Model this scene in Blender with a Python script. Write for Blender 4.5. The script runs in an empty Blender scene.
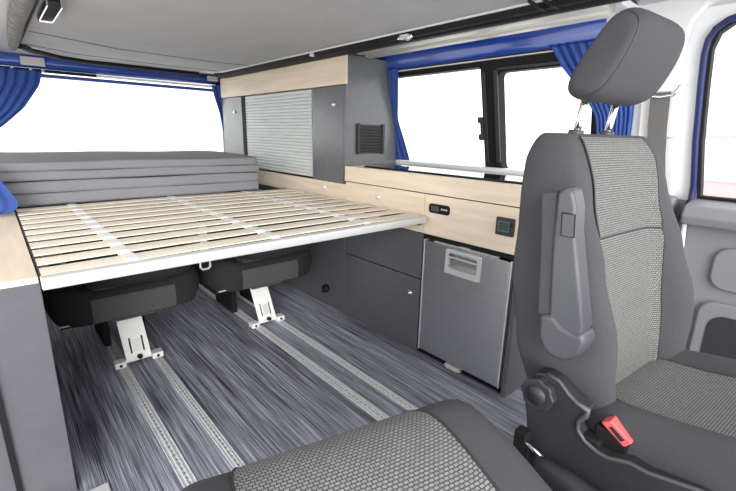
import bpy, bmesh, math, random
from mathutils import Vector, Matrix
random.seed(4)
S = bpy.context.scene
COL = S.collection
PI = math.pi

# ------------------------------------------------------------------ camera
CAM_H = 1.05
cam_d = bpy.data.cameras.new('camera')
cam_d.sensor_width = 36.0
cam_d.lens = 421.094 / 736 * 36.0
cam_d.clip_start = 0.02
cam = bpy.data.objects.new('camera', cam_d)
COL.objects.link(cam)
rx = Vector((0.7512445, -0.65962156, 0.02304561))
dn = Vector((-0.15137926, -0.20618156, -0.96673341))
fw = Vector((0.64242978, 0.72276453, -0.25474579))
cam.matrix_world = Matrix(((rx.x, -dn.x, -fw.x, 0), (rx.y, -dn.y, -fw.y, 0), (rx.z, -dn.z, -fw.z, CAM_H), (0, 0, 0, 1)))
S.camera = cam

# ------------------------------------------------------------------ world, light, exposure
w = bpy.data.worlds.new('world'); S.world = w; w.use_nodes = True
bg = w.node_tree.nodes['Background']
bg.inputs[0].default_value = (1.0, 0.995, 0.99, 1)
bg.inputs[1].default_value = 1.5
sun_d = bpy.data.lights.new('sun', 'SUN'); sun_d.energy = 2.2; sun_d.angle = math.radians(35)
sun_d.color = (1, .98, .95)
sun = bpy.data.objects.new('sun', sun_d); COL.objects.link(sun)
sun.rotation_euler = Vector((0.45, 0.83, -0.26)).to_track_quat('-Z', 'Y').to_euler()   # daylight through the open front of the van
S.view_settings.view_transform = 'Standard'
S.view_settings.look = 'None'
S.view_settings.gamma = 1
S.view_settings.use_curve_mapping = False
S.view_settings.exposure = 0.8

# ------------------------------------------------------------------ materials
def mat(name, col, rough=.6, metal=0, noise=0, nscale=200, bump=0, coat=0, spec=.5, stretch=None):
    m = bpy.data.materials.new(name); m.use_nodes = True
    nt = m.node_tree; b = nt.nodes['Principled BSDF']
    b.inputs['Base Color'].default_value = (*col, 1)
    b.inputs['Roughness'].default_value = rough
    b.inputs['Metallic'].default_value = metal
    b.inputs['Coat Weight'].default_value = coat
    b.inputs['Specular IOR Level'].default_value = spec
    if noise or bump:
        tc = nt.nodes.new('ShaderNodeTexCoord'); mp = nt.nodes.new('ShaderNodeMapping')
        if stretch: mp.inputs['Scale'].default_value = stretch
        n = nt.nodes.new('ShaderNodeTexNoise'); n.inputs['Scale'].default_value = nscale; n.inputs['Detail'].default_value = 4
        nt.links.new(tc.outputs['Object'], mp.inputs[0]); nt.links.new(mp.outputs[0], n.inputs['Vector'])
        if noise:
            cr = nt.nodes.new('ShaderNodeValToRGB')
            cr.color_ramp.elements[0].position = .3; cr.color_ramp.elements[1].position = .7
            cr.color_ramp.elements[0].color = (*[c * (1 - noise) for c in col], 1)
            cr.color_ramp.elements[1].color = (*[min(1, c * (1 + noise)) for c in col], 1)
            nt.links.new(n.outputs[0], cr.inputs[0]); nt.links.new(cr.outputs[0], b.inputs['Base Color'])
        if bump:
            bp = nt.nodes.new('ShaderNodeBump'); bp.inputs['Strength'].default_value = bump; bp.inputs['Distance'].default_value = .002
            nt.links.new(n.outputs[0], bp.inputs['Height']); nt.links.new(bp.outputs[0], b.inputs['Normal'])
    return m

def weave_mat(name, light, dark, sc=1.0):
    m = bpy.data.materials.new(name); m.use_nodes = True
    nt = m.node_tree; b = nt.nodes['Principled BSDF']; b.inputs['Roughness'].default_value = .85
    uv = nt.nodes.new('ShaderNodeUVMap'); uv.uv_map = 'UVMap'
    br = nt.nodes.new('ShaderNodeTexBrick')
    br.inputs['Color1'].default_value = (*light, 1); br.inputs['Color2'].default_value = (*[c * .8 for c in light], 1)
    br.inputs['Mortar'].default_value = (*dark, 1)
    br.inputs['Scale'].default_value = 1.0 / sc
    br.inputs['Brick Width'].default_value = .0072; br.inputs['Row Height'].default_value = .0050
    br.inputs['Mortar Size'].default_value = .0009; br.inputs['Mortar Smooth'].default_value = .6
    nt.links.new(uv.outputs[0], br.inputs['Vector']); nt.links.new(br.outputs['Color'], b.inputs['Base Color'])
    bp = nt.nodes.new('ShaderNodeBump'); bp.inputs['Strength'].default_value = .5; bp.inputs['Distance'].default_value = .002; bp.invert = True
    nt.links.new(br.outputs['Fac'], bp.inputs['Height']); nt.links.new(bp.outputs[0], b.inputs['Normal'])
    return m

def floor_mat():
    m = bpy.data.materials.new('streaked_vinyl'); m.use_nodes = True
    nt = m.node_tree; b = nt.nodes['Principled BSDF']; b.inputs['Roughness'].default_value = .42
    tc = nt.nodes.new('ShaderNodeTexCoord')
    def nz(scale, s):
        mp = nt.nodes.new('ShaderNodeMapping'); mp.inputs['Scale'].default_value = s
        n = nt.nodes.new('ShaderNodeTexNoise'); n.inputs['Scale'].default_value = scale; n.inputs['Detail'].default_value = 3
        nt.links.new(tc.outputs['Object'], mp.inputs[0]); nt.links.new(mp.outputs[0], n.inputs['Vector']); return n
    a = nz(1, (330, 4, 1)); c = nz(1, (90, 1.6, 1)); d = nz(1, (8, .8, 1))
    mx = nt.nodes.new('ShaderNodeMix'); mx.data_type = 'FLOAT'; mx.inputs[0].default_value = .38
    nt.links.new(a.outputs[0], mx.inputs[2]); nt.links.new(c.outputs[0], mx.inputs[3])
    mx2 = nt.nodes.new('ShaderNodeMix'); mx2.data_type = 'FLOAT'; mx2.inputs[0].default_value = .2
    nt.links.new(mx.outputs[0], mx2.inputs[2]); nt.links.new(d.outputs[0], mx2.inputs[3])
    cr = nt.nodes.new('ShaderNodeValToRGB'); e = cr.color_ramp.elements
    e[0].position = .39; e[0].color = (.022, .023, .034, 1)
    e[1].position = .64; e[1].color = (.62, .65, .78, 1)
    x = e.new(.5); x.color = (.225, .232, .29, 1)
    nt.links.new(mx2.outputs[0], cr.inputs[0]); nt.links.new(cr.outputs[0], b.inputs['Base Color'])
    return m

def wood_mat(name, col, axis=1):
    m = bpy.data.materials.new(name); m.use_nodes = True
    nt = m.node_tree; b = nt.nodes['Principled BSDF']; b.inputs['Roughness'].default_value = .45
    tc = nt.nodes.new('ShaderNodeTexCoord'); mp = nt.nodes.new('ShaderNodeMapping')
    s = [26, 26, 26]; s[axis] = 2.2; mp.inputs['Scale'].default_value = s
    n = nt.nodes.new('ShaderNodeTexNoise'); n.inputs['Scale'].default_value = 1; n.inputs['Detail'].default_value = 5; n.inputs['Distortion'].default_value = .6
    cr = nt.nodes.new('ShaderNodeValToRGB'); e = cr.color_ramp.elements
    e[0].position = .3; e[0].color = (*[c * .86 for c in col], 1); e[1].position = .7; e[1].color = (*[min(1, c * 1.06) for c in col], 1)
    nt.links.new(tc.outputs['Object'], mp.inputs[0]); nt.links.new(mp.outputs[0], n.inputs['Vector'])
    nt.links.new(n.outputs[0], cr.inputs[0]); nt.links.new(cr.outputs[0], b.inputs['Base Color'])
    return m

M = dict(
    grey=mat('anthracite_laminate', (.105, .105, .118), .38, noise=.05, nscale=30),
    greyl=mat('grey_end_laminate', (.15, .155, .165), .25, noise=.04, nscale=30),
    wood=wood_mat('pale_maple', (.88, .745, .58)),
    slat=wood_mat('birch_slat', (.90, .81, .67), 0),
    steel=mat('brushed_steel', (.64, .64, .66), .38, 1, noise=.06, nscale=1, stretch=(1, 1, 160)),
    chrome=mat('chrome', (.85, .85, .86), .12, 1),
    alu=mat('aluminium', (.62, .62, .61), .38, .85, noise=.06, nscale=20),
    silver=mat('satin_silver', (.66, .66, .66), .38, .2),
    white=mat('white_lining', (.80, .81, .82), .6, noise=.02, nscale=10),
    whitep=mat('white_plastic', (.82, .82, .80), .4),
    rail=mat('floor_rail_metal', (.66, .68, .70), .45, .1, noise=.12, nscale=60),
    black=mat('black_rubber', (.010, .010, .011), .7, spec=.25),
    blackg=mat('black_glass', (.006, .007, .012), .03, spec=.7),
    dark=mat('dark_plastic', (.026, .027, .031), .5, bump=.15, nscale=500),
    greyp=mat('grey_plastic', (.062, .064, .073), .42, bump=.1, nscale=600),
    greyp2=mat('door_plastic', (.20, .20, .215), .5, bump=.1, nscale=600),
    fab=mat('plain_grey_fabric', (.050, .051, .057), .92, noise=.25, nscale=900, bump=.25),
    fabd=mat('dark_bench_fabric', (.016, .016, .018), .9, noise=.2, nscale=700),
    matt=mat('mattress_fabric', (.255, .26, .28), .95, noise=.18, nscale=500, bump=.3),
    weave=weave_mat('patterned_weave', (.20, .20, .195), (.022, .022, .024)),
    weavep=weave_mat('coarse_patterned_weave', (.235, .235, .235), (.030, .030, .033), 1.3),
    weaved=weave_mat('dark_patterned_weave', (.12, .12, .12), (.012, .012, .012), 1.3),
    roof=mat('roof_board_felt', (.42, .42, .435), .85, noise=.05, nscale=6),
    blue=mat('blue_paint', (.012, .055, .33), .25, coat=.6),
    curtain=mat('blue_curtain_cloth', (.03, .075, .30), .8, noise=.12, nscale=40),
    canvas=mat('grey_canvas', (.17, .17, .165), .9, noise=.35, nscale=35, bump=.6),
    belt=mat('grey_webbing', (.14, .135, .135), .8, noise=.2, nscale=300),
    red=mat('red_plastic', (.75, .12, .12), .4),
    beige=mat('beige_metal', (.58, .56, .52), .4, .2, noise=.04, nscale=8),
    navy=mat('navy_rubber_seal', (.010, .018, .10), .4),
    shut=mat('silver_grey_slats', (.66, .69, .68), .45),
    beltg=mat('grey_thread', (.22, .22, .23), .8),
    lcd=mat('lcd_grey_green', (.10, .15, .13), .2),
    pink=mat('pale_pink_paint', (.60, .36, .37), .5),
    hole=mat('dark_hole', (.30, .31, .32), .7),
)
def glass_mat():
    m = bpy.data.materials.new('window_glass'); m.use_nodes = True
    nt = m.node_tree
    for n in list(nt.nodes): nt.nodes.remove(n)
    o = nt.nodes.new('ShaderNodeOutputMaterial'); mx = nt.nodes.new('ShaderNodeMixShader')
    t = nt.nodes.new('ShaderNodeBsdfTransparent'); t.inputs[0].default_value = (.96, .97, .97, 1)
    g = nt.nodes.new('ShaderNodeBsdfGlossy'); g.inputs['Roughness'].default_value = .02
    mx.inputs[0].default_value = .06
    nt.links.new(t.outputs[0], mx.inputs[1]); nt.links.new(g.outputs[0], mx.inputs[2]); nt.links.new(mx.outputs[0], o.inputs[0])
    return m
M['glass'] = glass_mat()
M['floor'] = floor_mat()

# ------------------------------------------------------------------ helpers
def link(name, me, mats, parent=None, smooth=False):
    o = bpy.data.objects.new(name, me)
    for m in (mats if isinstance(mats, (list, tuple)) else [mats]): me.materials.append(m)
    if smooth:
        for p in me.polygons: p.use_smooth = True
    COL.objects.link(o)
    if parent is not None:
        o.parent = parent
        off = Vector(parent.location)
        q = parent
        while q.parent is not None:
            q = q.parent; off += Vector(q.location)
        me.transform(Matrix.Translation(-off))
    return o

def centre(o):
    """top-level mesh: origin to the middle of its base"""
    me = o.data
    xs = [v.co for v in me.vertices]
    c = Vector(((min(v.x for v in xs) + max(v.x for v in xs)) / 2, (min(v.y for v in xs) + max(v.y for v in xs)) / 2, min(v.z for v in xs)))
    me.transform(Matrix.Translation(-c)); o.location = c
    return o

def fin(bm, name, mats, parent=None, smooth=False, bevel=0, seg=2):
    bmesh.ops.recalc_face_normals(bm, faces=bm.faces)
    me = bpy.data.meshes.new(name); bm.to_mesh(me); bm.free()
    o = link(name, me, mats, parent, smooth)
    if bevel:
        md = o.modifiers.new('bevel', 'BEVEL'); md.width = bevel; md.segments = seg; md.limit_method = 'ANGLE'; md.angle_limit = math.radians(40)
        if not smooth:
            for p in me.polygons: p.use_smooth = True
            md.harden_normals = True
    return o

def box(bm, x0, x1, y0, y1, z0, z1, mi=0, f=None):
    vs = [bm.verts.new(Vector(p) if f is None else f(*p)) for p in
          ((x0, y0, z0), (x1, y0, z0), (x1, y1, z0), (x0, y1, z0), (x0, y0, z1), (x1, y0, z1), (x1, y1, z1), (x0, y1, z1))]
    for q in ((0, 3, 2, 1), (4, 5, 6, 7), (0, 1, 5, 4), (1, 2, 6, 5), (2, 3, 7, 6), (3, 0, 4, 7)):
        fc = bm.faces.new([vs[i] for i in q]); fc.material_index = mi
    return vs

def boxo(name, dims, m, parent=None, bevel=.002, f=None, seg=2):
    bm = bmesh.new(); box(bm, *dims, f=f)
    return fin(bm, name, m, parent, bevel=bevel, seg=seg)

def tube(bm, pts, r, n=10, mi=0, caps=True):
    pts = [Vector(p) for p in pts]; rings = []
    up0 = None
    for i, p in enumerate(pts):
        a = pts[max(0, i - 1)]; b = pts[min(len(pts) - 1, i + 1)]
        t = (b - a).normalized()
        if up0 is None: up0 = t.orthogonal().normalized()
        up = (up0 - t * up0.dot(t)).normalized(); up0 = up
        s = t.cross(up)
        rr = r[i] if isinstance(r, (list, tuple)) else r
        rings.append([bm.verts.new(p + (up * math.cos(k * 2 * PI / n) + s * math.sin(k * 2 * PI / n)) * rr) for k in range(n)])
    for a, b in zip(rings, rings[1:]):
        for k in range(n):
            bm.faces.new((a[k], a[(k + 1) % n], b[(k + 1) % n], b[k])).material_index = mi
    if caps:
        bm.faces.new(rings[0][::-1]).material_index = mi; bm.faces.new(rings[-1]).material_index = mi

def prism(bm, poly, f, t0, t1, mi=0):
    """poly: 2D points; f(a, b, t) -> 3D; solid between t0 and t1"""
    A = [bm.verts.new(f(a, b, t0)) for a, b in poly]; B = [bm.verts.new(f(a, b, t1)) for a, b in poly]
    bm.faces.new(A[::-1]).material_index = mi; bm.faces.new(B).material_index = mi
    n = len(poly)
    for i in range(n): bm.faces.new((A[i], A[(i + 1) % n], B[(i + 1) % n], B[i])).material_index = mi

def rrect(a0, a1, b0, b1, r, n=5):
    out = []
    for cx, cy, s in ((a1 - r, b1 - r, 0), (a0 + r, b1 - r, 1), (a0 + r, b0 + r, 2), (a1 - r, b0 + r, 3)):
        for k in range(n + 1):
            t = (s + k / n) * PI / 2
            out.append((cx + r * math.cos(t), cy + r * math.sin(t)))
    return out

def holed(name, outer, holes, f, t0, t1, m, parent=None, bevel=0):
    bm = bmesh.new()
    def lp(poly):
        v = [bm.verts.new((a, b, 0)) for a, b in poly]
        return [bm.edges.new((v[i], v[(i + 1) % len(v)])) for i in range(len(v))]
    ed = lp(outer)
    for h in holes: ed += lp(h)
    bmesh.ops.triangle_fill(bm, use_beauty=True, use_dissolve=False, edges=ed)
    bmesh.ops.recalc_face_normals(bm, faces=bm.faces)
    g = bmesh.ops.extrude_face_region(bm, geom=bm.faces[:])
    top = {v for v in g['geom'] if isinstance(v, bmesh.types.BMVert)}
    for v in bm.verts: v.co = f(v.co.x, v.co.y, t1 if v in top else t0)
    return fin(bm, name, m, parent, bevel=bevel)

def crv(c, n):
    """closed Catmull-Rom through control points -> n points"""
    k = len(c); out = []
    for i in range(n):
        t = i / n * k; j = int(t); u = t - j
        p = [c[(j + d - 1) % k] for d in range(4)]
        out.append(tuple(.5 * ((2 * p[1][q]) + (-p[0][q] + p[2][q]) * u + (2 * p[0][q] - 5 * p[1][q] + 4 * p[2][q] - p[3][q]) * u * u + (-p[0][q] + 3 * p[1][q] - 3 * p[2][q] + p[3][q]) * u ** 3) for q in range(2)))
    return out

def lerp_tab(tab, x):
    if x <= tab[0][0]: return tab[0][1]
    for (a, b), (c, d) in zip(tab, tab[1:]):
        if x <= c:
            t = (x - a) / (c - a); t = t * t * (3 - 2 * t)
            return b + (d - b) * t
    return tab[-1][1]

def loft(name, rings, m, parent=None, closed=True, caps=True, sub=0):
    bm = bmesh.new(); uvl = bm.loops.layers.uv.new('UVMap')
    V = [[bm.verts.new(p) for p in r] for r in rings]
    n = len(rings[0]); mid = n // 2
    # arc lengths for the uv map
    us = []
    for r in rings:
        a = [0]
        for k in range(1, n + (1 if closed else 0)): a.append(a[-1] + (Vector(r[k % n]) - Vector(r[k - 1])).length)
        c = a[mid]; us.append([q - c for q in a])
    vs = [0]
    for a, b in zip(rings, rings[1:]): vs.append(vs[-1] + (Vector(a[mid]) - Vector(b[mid])).length)
    for i in range(len(rings) - 1):
        for k in range(n if closed else n - 1):
            k2 = (k + 1) % n
            fc = bm.faces.new((V[i][k], V[i][k2], V[i + 1][k2], V[i + 1][k]))
            for l, (ii, kk) in zip(fc.loops, ((i, k), (i, k + 1), (i + 1, k + 1), (i + 1, k))):
                l[uvl].uv = (us[ii][kk], vs[ii])
    if closed and caps:
        bm.faces.new(V[0][::-1]); bm.faces.new(V[-1])
    o = fin(bm, name, m, parent, smooth=True)
    if sub:
        s = o.modifiers.new('sub', 'SUBSURF'); s.levels = sub; s.render_levels = sub
    return o

def thing(name, label, cat, loc, group=None):
    o = bpy.data.objects.new(name, None); COL.objects.link(o); o.location = loc; o.empty_display_size = .1
    o['label'] = label; o['category'] = cat
    if group: o['group'] = group
    return o

def tag(o, label, cat, group=None):
    o['label'] = label; o['category'] = cat
    if group: o['group'] = group
    return centre(o) if o.type == 'MESH' else o

def struct(o):
    o['kind'] = 'structure'; return o

def copy_tree(o, parent=None):
    c = o.copy(); COL.objects.link(c)
    if parent is not None: c.parent = parent
    for ch in list(o.children): copy_tree(ch, c)
    return c

# ------------------------------------------------------------------ the van shell
def WX(z): return 1.93 - .25 * (z - .88) if z > .84 else 1.94
def WF(y, z, t): return Vector((WX(z) - t, y, z))        # t = distance inward from the wall plane

XK = 1.4625
struct(boxo('floor', (-.5, 1.98, -.9, 3.62, -.04, 0), M['floor'], bevel=0))
# wall right: upper leaning sheet with the two window openings
side_hole = rrect(.70, 1.975, .895, 1.395, .04)
door_hole = [(-.8, 1.428), (.30, 1.425), (.345, 1.418), (.378, 1.395), (.392, 1.35), (.388, 1.25), (.378, 1.05), (.362, .90), (.358, .855), (-.8, .855)]
holed_bits = []
struct(holed('wall_right', [(-.9, .84), (3.6, .84), (3.6, 1.62), (-.9, 1.62)], [side_hole, door_hole], lambda a, b, t: WF(a, b, t), -.05, 0, M['white']))
struct(boxo('trim_1', (1.94, 1.98, -.9, 3.6, 0, .842), M['greyp2'], bevel=0))
struct(boxo('ceiling', (-.5, 1.80, -.12, 3.6, 1.56, 1.60), M['white'], bevel=0))
# wall back with rear window opening
struct(holed('wall_back', [(-.5, 0), (1.98, 0), (1.95, .86), (1.79, 1.58), (-.5, 1.58)], [rrect(-.3, 1.50, .80, 1.395, .05)], lambda a, b, t: Vector((a, 3.56 + t, b)), 0, .04, M['white']))
wl = struct(holed('wall_left', [(1.35, 0), (3.56, 0), (3.56, 1.56), (1.35, 1.56)], [rrect(1.55, 3.3, .80, 1.38, .05)], lambda a, b, t: Vector((-.5 + t, a, b)), -.04, 0, M['white']))

# blue painted body beams (the inside of the roof frame)
def profile(name, prof, y0, y1, f, m, n=2, smooth=True):
    rings = []
    for i in range(n):
        t = y0 + (y1 - y0) * i / (n - 1)
        rings.append([f(a, b, t) for a, b in prof])
    return loft(name, rings, m)
rb = crv([(1.815, 1.395), (1.770, 1.405), (1.757, 1.425), (1.748, 1.455), (1.715, 1.487), (1.70, 1.53), (1.80, 1.53), (1.82, 1.45)], 32)
struct(profile('trim_2', rb, .70, 3.5, lambda a, b, t: (a, t, b), M['blue']))
rb2 = crv([(3.49, 1.402), (3.465, 1.42), (3.46, 1.44), (3.465, 1.465), (3.49, 1.52), (3.55, 1.52), (3.55, 1.41)], 28)
struct(profile('trim_3', rb2, -.45, 1.72, lambda a, b, t: (t, a, b), M['blue']))
# lower blue lip above the rear glass
struct(boxo('trim_4', (-.45, 1.50, 3.505, 3.556, 1.352, 1.374), M['blue'], bevel=.004))
# beige patch on the rear beam and pale clip beside the cupboard
tag(boxo('beam_patch', (.225, .345, 3.452, 3.462, 1.412, 1.462), M['beige'], bevel=.003), 'beige rectangular patch on the blue beam above the rear window', 'patch')
tag(boxo('clip_block', (1.36, 1.44, 3.442, 3.462, 1.425, 1.462), M['beige'], bevel=.003), 'small pale block on the blue beam beside the wall cupboard', 'block')
# curtain rail over rear window
t = thing('curtain_rail', 'thin dark curtain track above the rear window', 'curtain rail', (.6, 3.49, 1.38))
bm = bmesh.new(); box(bm, -.4, .62, 3.480, 3.50, 1.380, 1.398); fin(bm, 'track', M['black'], t, bevel=.003)
bm = bmesh.new(); box(bm, .62, 1.50, 3.490, 3.500, 1.382, 1.396); fin(bm, 'track_cover', M['whitep'], t, bevel=.003)
for x in (-.2, -.05, .1, .18, .27, .33):
    bm = bmesh.new(); tube(bm, [(x, 3.478, 1.388), (x, 3.470, 1.388)], .008, 8); fin(bm, 'glider', M['whitep'], t, smooth=True)

# rear and side window glass
wn = struct(boxo('window_1', (-.31, 1.51, 3.575, 3.580, .79, 1.405), M['glass'], bevel=0))
# side window: frame, two panes
fo = rrect(.68, 1.985, .885, 1.412, .04)
wn2 = struct(holed('window_2', fo, [rrect(1.250, 1.965, .903, 1.366, .008), rrect(.74, 1.155, .903, 1.338, .022)], lambda a, b, t: WF(a, b, t), -.03, .022, M['black'], bevel=.004))
g = boxo('window_pane', (1.25, 1.945, .92, 1.37, -.012, -.008), M['glass'], wn2, bevel=0, f=lambda a, b, c: WF(a, b, c) if False else None) if False else None
def pane(name, y0, y1, z0, z1, t, parent):
    bm = bmesh.new(); prism(bm, [(y0, z0), (y1, z0), (y1, z1), (y0, z1)], WF, t, t - .004); return fin(bm, name, M['glass'], parent)
pane('window_pane', 1.245, 1.97, .90, 1.37, -.010, wn2); pane('window_pane', .735, 1.16, .90, 1.342, .0, wn2)
bm = bmesh.new(); prism(bm, rrect(1.155, 1.175, .93, 1.345, .005), WF, .022, .034); prism(bm, rrect(1.222, 1.238, .93, 1.345, .005), WF, .022, .03)
prism(bm, rrect(.74, 1.16, 1.345, 1.355, .003), WF, .022, .032)
prism(bm, [(.70, 1.40), (1.93, 1.40), (1.93, 1.412), (.70, 1.412)], WF, .022, .028, 0)
fin(bm, 'sliding_frame_bead', M['dark'], wn2, bevel=.002)
bm = bmesh.new()
prism(bm, rrect(1.236, 1.262, 1.035, 1.065, .008), WF, .02, .05); prism(bm, rrect(1.236, 1.262, 1.115, 1.145, .008), WF, .02, .05)
prism(bm, rrect(1.242, 1.256, 1.035, 1.145, .004), WF, .02, .040)
fin(bm, 'window_catch', M['dark'], wn2, bevel=.003)
# thin white reveal line between blue beam and window frame
struct(boxo('trim_5', (1.765, 1.789, .70, 1.90, 1.391, 1.3955), M['whitep'], bevel=.002))
# pale sill behind the worktop
struct(boxo('trim_6', (1.855, 1.935, .72, 1.90, .882, .904), M['white'], bevel=.004))

# B pillar lining
bm = bmesh.new()
pl = [(.425, .85), (.43, 1.0), (.445, 1.2), (.452, 1.36), (.435, 1.43), (.40, 1.47), (.2, 1.5), (-.5, 1.5), (-.5, 1.60), (.74, 1.60), (.72, 1.42), (.70, 1.2), (.71, .85)]
prism(bm, pl, WF, 0, .03)
struct(fin(bm, 'trim_7', M['white'], bevel=.012, seg=3))
bm = bmesh.new(); prism(bm, [(.40, .10), (.78, .10), (.76, .852), (.415, .852), (.40, .6)], lambda a, b, t: Vector((1.94 - t, a, b)), 0, .055)
struct(fin(bm, 'trim_8', M['greyp2'], bevel=.012, seg=3))
# roof cove above driver door
bm = bmesh.new()
prism(bm, crv([(1.80, 1.46), (1.74, 1.50), (1.62, 1.53), (1.50, 1.54), (1.50, 1.575), (1.80, 1.575)], 24), lambda a, b, t: Vector((a, t, b)), -.5, .72)
struct(fin(bm, 'trim_9', M['white'], smooth=True))

# driver door
d = bpy.data.objects.new('door_1', None); COL.objects.link(d); d.location = (1.9, 0, 0); d['kind'] = 'structure'
bm = bmesh.new()
prism(bm, [(-.7, .06), (.31, .06), (.325, .3), (.355, .55), (.365, .78), (-.7, .78)], lambda a, b, t: Vector((1.93 - t, a, b)), 0, .045)
fin(bm, 'door_panel', M['greyp2'], d, bevel=.012, seg=3)
bm = bmesh.new(); prism(bm, [(1.825, .765), (1.81, .80), (1.83, .835), (1.93, .85), (1.935, .765)], lambda a, b, t: Vector((a, t, b)), -.7, .372)
fin(bm, 'door_ledge', M['greyp2'], d, bevel=.010, seg=3)
bm = bmesh.new()
prism(bm, rrect(-.3, .262, .545, .70, .05), lambda a, b, t: Vector((1.885 - t, a, b)), 0, .016)
fin(bm, 'armrest_panel', M['greyp2'], d, bevel=.010, seg=3)
bm = bmesh.new()
prism(bm, rrect(-.3, .272, .10, .50, .05), lambda a, b, t: Vector((1.885 - t, a, b)), 0, .018)
fin(bm, 'pocket', M['greyp2'], d, bevel=.010, seg=3)
bm = bmesh.new()
prism(bm, rrect(-.28, .235, .16, .455, .05), lambda a, b, t: Vector((1.868 - t, a, b)), 0, .003)
fin(bm, 'pocket_shade_plate', M['dark'], d)  # flat dark plate; its colour stands in for shade inside the pocket
# door window frame (dark seal + blue edge) around the opening
def offs(poly, k):
    cx, cz = -.2, 1.14
    return [(cx + (a - cx) * (1 + k * 1.0), cz + (b - cz) * (1 + k * 2.2)) for a, b in poly]
inner = [(-.8, 1.418), (.295, 1.415), (.337, 1.408), (.366, 1.388), (.379, 1.345), (.376, 1.25), (.366, 1.05), (.350, .90), (.347, .862), (-.8, .862)]
door_hole2 = [(-.82, 1.428)] + door_hole[1:8] + [(.356, .850), (-.82, .850)]
holed('window_frame', door_hole2, [inner], WF, -.03, .012, M['black'], d, bevel=.003)
pane('window_pane', -.8, .37, .855, 1.41, -.015, d)
sp = [(-.5, 1.433, .012), (.25, 1.433, .012), (.31, 1.430, .012), (.350, 1.420, .012), (.378, 1.400, .012), (.393, 1.372, .012), (.398, 1.33, .012), (.396, 1.25, .012), (.386, 1.05, .012), (.372, .90, .012), (.372, .84, .016), (.385, .76, .05), (.375, .62, .05), (.350, .45, .05), (.335, .3, .05), (.33, .12, .05)]
bm = bmesh.new(); tube(bm, [WF(a, b, c) for a, b, c in sp], .0105, 8)
struct(fin(bm, 'trim_10', M['navy'], smooth=True))
bm = bmesh.new(); tube(bm, [WF(a - .016, b, c + .004) for a, b, c in sp[10:]], .008, 8)
struct(fin(bm, 'trim_11', M['white'], smooth=True))

# ------------------------------------------------------------------ raised roof board (underside of the upper bed) and its seals
t = thing('roof_board', 'large grey padded board under the pop-up roof with stitched seams', 'roof board', (.75, 1.5, 1.46))
def rb_poly(x0, x1, y0, y1):
    return [(x0, y0), (x1, y0), (x1, y1 - .12), (x1 - .03, y1 - .03), (x1 - .12, y1), (x0 + .33, y1), (x0 + .2, y1 - .05), (x0 + .04, y1 - .22), (x0, y1 - .32)]
bm = bmesh.new(); prism(bm, rb_poly(.205, 1.345, -.05, 3.24), lambda a, b, t_: Vector((a, b, t_)), 1.462, 1.50)
fin(bm, 'board', M['roof'], t, bevel=.006, seg=2)
bm = bmesh.new()
bp_ = rb_poly(.205, 1.345, -.05, 3.24)
tube(bm, [(a, b, 1.462) for a, b in [(1.348, -.05)] + [(a + .002, b) for a, b in bp_[2:5]]], .006, 8)
tube(bm, [(a, b + .004, 1.462) for a, b in bp_[4:]], .007, 8)
fin(bm, 'edge_trim', M['silver'], t, smooth=True)
for pts in ([(.215, 2.55, 1.4605), (.6, 2.72, 1.4605), (1.1, 2.74, 1.4605), (1.34, 2.70, 1.4605)],
            [(.225, 2.93, 1.4605), (.45, 3.10, 1.4605), (.9, 3.13, 1.4605), (1.3, 3.12, 1.4605)]):
    bm = bmesh.new(); tube(bm, pts, .0022, 6); fin(bm, 'seam', M['beltg'], t)
bm = bmesh.new()   # black rubber lip all around
tube(bm, [(a, b + .03, 1.452) for a, b in [(.19, 2.9)] + bp_[:3:-1][:0] + [bp_[8], bp_[7], bp_[6], bp_[5], bp_[4]]], .019, 8)
struct(fin(bm, 'trim_12', M['black'], smooth=True))
bm = bmesh.new(); prism(bm, [(1.354, 1.456), (1.362, 1.440), (1.42, 1.436), (1.470, 1.446), (1.470, 1.478), (1.352, 1.478)], lambda a, b, t_: Vector((a, t_, b)), .2, 3.3)
struct(fin(bm, 'trim_13', M['black'], bevel=.003))
bm = bmesh.new(); tube(bm, [(1.395, .3, 1.437), (1.392, 1.62, 1.439)], .007, 8); struct(fin(bm, 'trim_17', M['black'], smooth=True))
# roof opening frame: beige rail along the kitchen side
bm = bmesh.new()
rp = crv([(1.475, 1.462), (1.49, 1.448), (1.53, 1.446), (1.545, 1.452), (1.552, 1.440), (1.585, 1.436), (1.60, 1.45), (1.60, 1.48), (1.475, 1.48)], 36)
struct(profile('trim_14', rp, .62, 1.80, lambda a, b, t_: (a, t_, b), M['beige']))
struct(boxo('trim_15', (1.60, 1.76, .60, 3.5, 1.475, 1.50), M['white'], bevel=.004))
struct(boxo('trim_16', (-.45, 1.60, 3.26, 3.52, 1.474, 1.50), M['beige'], bevel=.004))
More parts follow.
